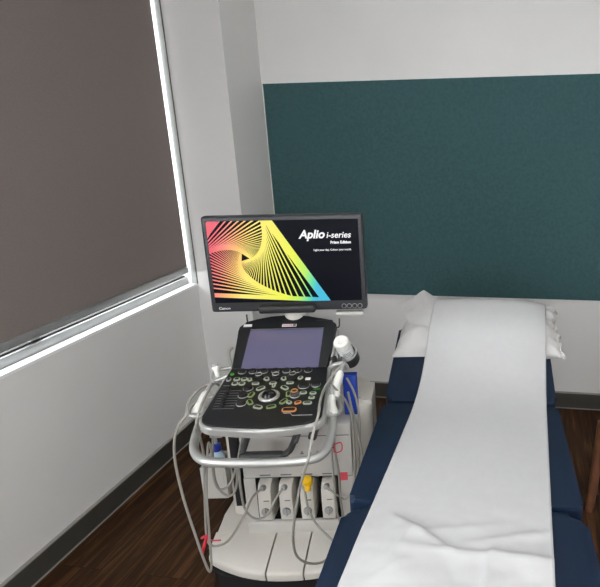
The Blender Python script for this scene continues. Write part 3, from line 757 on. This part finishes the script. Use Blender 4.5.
# pillow (couch coordinates)
HS = .325
def head_z(y): return ZCO+max(0., y-.606)*HS
PX0, PX1, PY0, PY1 = -.328, .372, .842, 1.165
def pillow_pt(u, v):
    """u,v in -1..1 -> x, y, thickness above headrest"""
    pin = 1-.07*(1-u*u)*(abs(v)**3); pinx = 1-.05*(1-v*v)*(abs(u)**3)
    x = (PX0+PX1)/2+u*(PX1-PX0)/2*pinx; y = (PY0+PY1)/2+v*(PY1-PY0)/2*pin
    h = .096*max(0, 1-abs(u)**3.2)**.55*max(0, 1-abs(v)**2.6)**.55
    return x, y, h
def pil_h(x, y):
    u = (x-(PX0+PX1)/2)/((PX1-PX0)/2); v = (y-(PY0+PY1)/2)/((PY1-PY0)/2)
    if abs(u) >= 1 or abs(v) >= 1: return 0.
    return .096*max(0, 1-abs(u)**3.2)**.55*max(0, 1-abs(v)**2.6)**.55
def pil_surf(u, v, top):
    x, y, h = pillow_pt(u, v)
    edge = max(abs(u), abs(v))
    n_ = noise.noise(Vector((x*14, y*14, 3.1)))*.007+noise.noise(Vector((x*45, y*28, 1.7)))*.007*edge
    z = head_z(y)+.006
    if top: z += h+(n_ if h > .01 else 0)
    if u < -.5:                       # the far left corner is drawn in, the case hangs loose there
        k = (-.5-u)/.5
        x += .115*k*max(0, v-.05)**.8
        z += .004*k*math.sin(y*90)*(1 if top else 0)
    if u > .80:
        k = (u-.80)/.2
        x += k*(.006*math.sin(v*17)+.004*math.sin(v*41+1)); z += k*.005*math.sin(v*29+.5)+k*.010
    return Vector((x, y, z))
pw = thing('pillow', 'white pillow in a crumpled case on the headrest under the paper', 'pillow', (-.158, 1.36, 0), CRZ)
pm = MB()
nu, nv = 60, 36
pm.grid(lambda a, b: pil_surf(2*a-1, 2*b-1, True), nu, nv)
pm.grid(lambda a, b: pil_surf(2*a-1, 2*b-1, False), nu, nv)
bmesh.ops.remove_doubles(pm.bm, verts=pm.bm.verts[:], dist=.0006)
pm.build('pillow_cover', M['linen'], pw, ang=180)
fl = MB()
def hem(a, b):
    v = -0.98+1.90*a; p = pil_surf(.985, v, True)
    return p+Vector((b*(.015+.005*math.sin(a*23)+.002*math.sin(a*61)-.006*a), b*.006*math.sin(a*43), -b*.014+b*.004*math.sin(a*37)))
fl.grid(hem, 70, 4); fl.build('pillow_hem', M['linen'], pw, ang=180)
sol = pw.children[-1].modifiers.new('thickness', 'SOLIDIFY'); sol.thickness = .002

# loose end of the pillow case, standing up at the far left
fp = [[(-.330, 1.10, .880), (-.270, 1.14, .906), (-.224, 1.16, .934), (-.150, 1.17, .886)],
      [(-.306, 1.05, .868), (-.255, 1.07, .884), (-.205, 1.07, .905), (-.145, 1.08, .896)],
      [(-.284, 1.00, .852), (-.240, 1.00, .868), (-.195, .99, .880), (-.150, 1.00, .880)],
      [(-.270, .975, .836), (-.232, .945, .843), (-.190, .915, .845), (-.160, .91, .846)]]
def bez(P4, t): return P4[0]*(1-t)**3+P4[1]*3*t*(1-t)**2+P4[2]*3*t*t*(1-t)+P4[3]*t**3
def lin(P4): return [P4[min(k//8, 2)].lerp(P4[min(k//8, 2)+1], (k-8*min(k//8, 2))/8) for k in range(25)]
def flap(a, b):
    q_ = [lin([Vector(p) for p in row]) if j < 2 else catmull([Vector(p) for p in row], 8) for j, row in enumerate(fp)]
    k = min(int(b*24), 24); col_ = catmull([row[k] for row in q_], 8); p = col_[min(int(a*24), 24)]
    return p+Vector((0, 0, .003*noise.noise(Vector((p.x*40, p.y*25, 4)))))
fm = MB(); fm.grid(flap, 24, 24); fm.build('pillow_case_flap', M['linen'], pw, ang=180)
sol = pw.children[-1].modifiers.new('thickness', 'SOLIDIFY'); sol.thickness = .008

# paper sheet over pillow and couch
pa = MB()
NY, NX = 220, 70
ys = [1.185-2.04*j/NY for j in range(NY+1)]
def paper_x(y, s): return .078*y-.006+s*.2425
cols = []
for i in range(NX+1):
    s = 2*i/NX-1
    srf = []
    for y in ys:
        x = paper_x(y, s); z = head_z(y)+.004
        z = max(z, head_z(y)+pil_h(x, y)+.018 if pil_h(x, y) > .004 else z)
        srf.append(z)
    zz = srf[:]
    for _ in range(120): zz = [zz[0]]+[max(srf[k], (zz[k-1]+zz[k+1])/2) for k in range(1, len(zz)-1)]+[zz[-1]]
    for _ in range(5): zz = [zz[0]]+[(zz[k-1]+2*zz[k]+zz[k+1])/4 for k in range(1, len(zz)-1)]+[zz[-1]]
    col = []
    for k, y in enumerate(ys):
        x = paper_x(y, s); z = zz[k]+.002
        # creases across the leg end and long soft billows
        a = min(1, max(0, (.05-y)/.25))
        n1 = noise.noise(Vector((x*5, y*7, .3))); n2 = noise.noise(Vector((x*9+3, y*16, 2.2)))
        z += a*(.010*max(0, n1+.15)+.004*abs(n2))
        for (cx_, cy_, an, ln, hh) in ((-.10, -.135, -38, .10, .010), (.02, -.20, -4, .16, .009), (.13, -.135, 14, .12, .007), (-.155, -.19, 65, .09, .007), (.06, -.27, 80, .09, .010), (.16, -.215, -6, .10, .006), (-.02, -.11, 10, .14, .004), (-.18, -.28, 40, .07, .006)):
            dx, dy_ = x-cx_, y-cy_; ca_, sa_ = math.cos(R(an)), math.sin(R(an))
            uu = dx*ca_+dy_*sa_; vv = -dx*sa_+dy_*ca_
            z += hh*math.exp(-(uu/ln)**4)*1.15*(math.exp(-abs(vv)/.009) if vv > 0 else math.exp(-abs(vv)/.032))
        z += .0012*(1+noise.noise(Vector((x*14, y*9, 5))))
        if abs(y) < .03: z -= .004*(1-abs(y)/.03)*0
        col.append(Vector((x, y, z)))
    cols.append(col)
g = [[pa.bm.verts.new(p) for p in c] for c in cols]
for i in range(NX):
    for j in range(NY): pa.bm.faces.new((g[i][j], g[i+1][j], g[i+1][j+1], g[i][j+1]))
ps = pa.build('paper_sheet', M['paper'], ang=180)
ps.location = (-.158, 1.36, 0); ps.rotation_euler = (0, 0, CRZ)
so = ps.modifiers.new('thickness', 'SOLIDIFY'); so.thickness = .0008; so.offset = 1
tag(ps, 'long white paper sheet laid over the pillow and down the couch', 'paper sheet')

# ------------------------------------------------------------------ chair at the right edge
chair = thing('side_chair', 'brown wooden chair whose leg shows right of the couch', 'chair', (.60, 2.36, 0), 0)
def leg(b, t):
    b = Vector(b); t = Vector(t); d = t-b
    MB().lathe([(.010, 0), (.017, .004), (.019, .015), (.024, d.length)], b, d, 18).build('leg', M['chairwood'], chair)
leg((-.307, -.085, 0), (-.270, -.065, .43)); leg((.25, -.085, 0), (.21, -.065, .43)); leg((-.10, .36, 0), (-.08, .32, .43)); leg((.25, .36, 0), (.21, .32, .43))
MB().box((.03, .12, .455), (.42, .44, .05), bev=.015).build('seat', M['seat'], chair)
MB().box((.03, .33, .75), (.36, .03, .30), bev=.012).build('backrest', M['seat'], chair)
for sx in (-1, 1): MB().box((sx*.15, .333, .56), (.03, .02, .20)).build('back_post', M['chairwood'], chair, smooth=False)

# ------------------------------------------------------------------ light
def added_ceiling_light(x, y, w_, l, st, label):  # unseen ceiling panels, added to light the room
    t = thing('added_ceiling_light', label, 'added ceiling light', (x, y, ZC))
    f = MB()
    for s in (-1, 1): f.box((s*(w_/2+.01), 0, -.012), (.02, l+.04, .024)); f.box((0, s*(l/2+.01), -.012), (w_+.04, .02, .024))
    f.build('frame', M['lampframe'], t, smooth=False)
    MB().box((0, 0, -.010), (w_, l, .006)).build('diffuser', emit('lamp_diffuser', (1, .97, .93), st), t, smooth=False)
added_ceiling_light(-.2, 1.5, .6, .6, 4, 'unseen square ceiling light added over the couch')
added_ceiling_light(.2, -.7, .6, 1.2, 14, 'unseen long ceiling light added behind the camera')
wd = bpy.data.worlds.new('world'); sc.world = wd; wd.use_nodes = True
bg = wd.node_tree.nodes['Background']; bg.inputs['Color'].default_value = (.93, .97, 1, 1); bg.inputs['Strength'].default_value = 9.0
sc.view_settings.view_transform = 'Standard'; sc.view_settings.look = 'None'
sc.view_settings.gamma = 1; sc.view_settings.use_curve_mapping = False
sc.view_settings.exposure = 0
sc.cycles.use_denoising = True
sc.cycles.max_bounces = 8
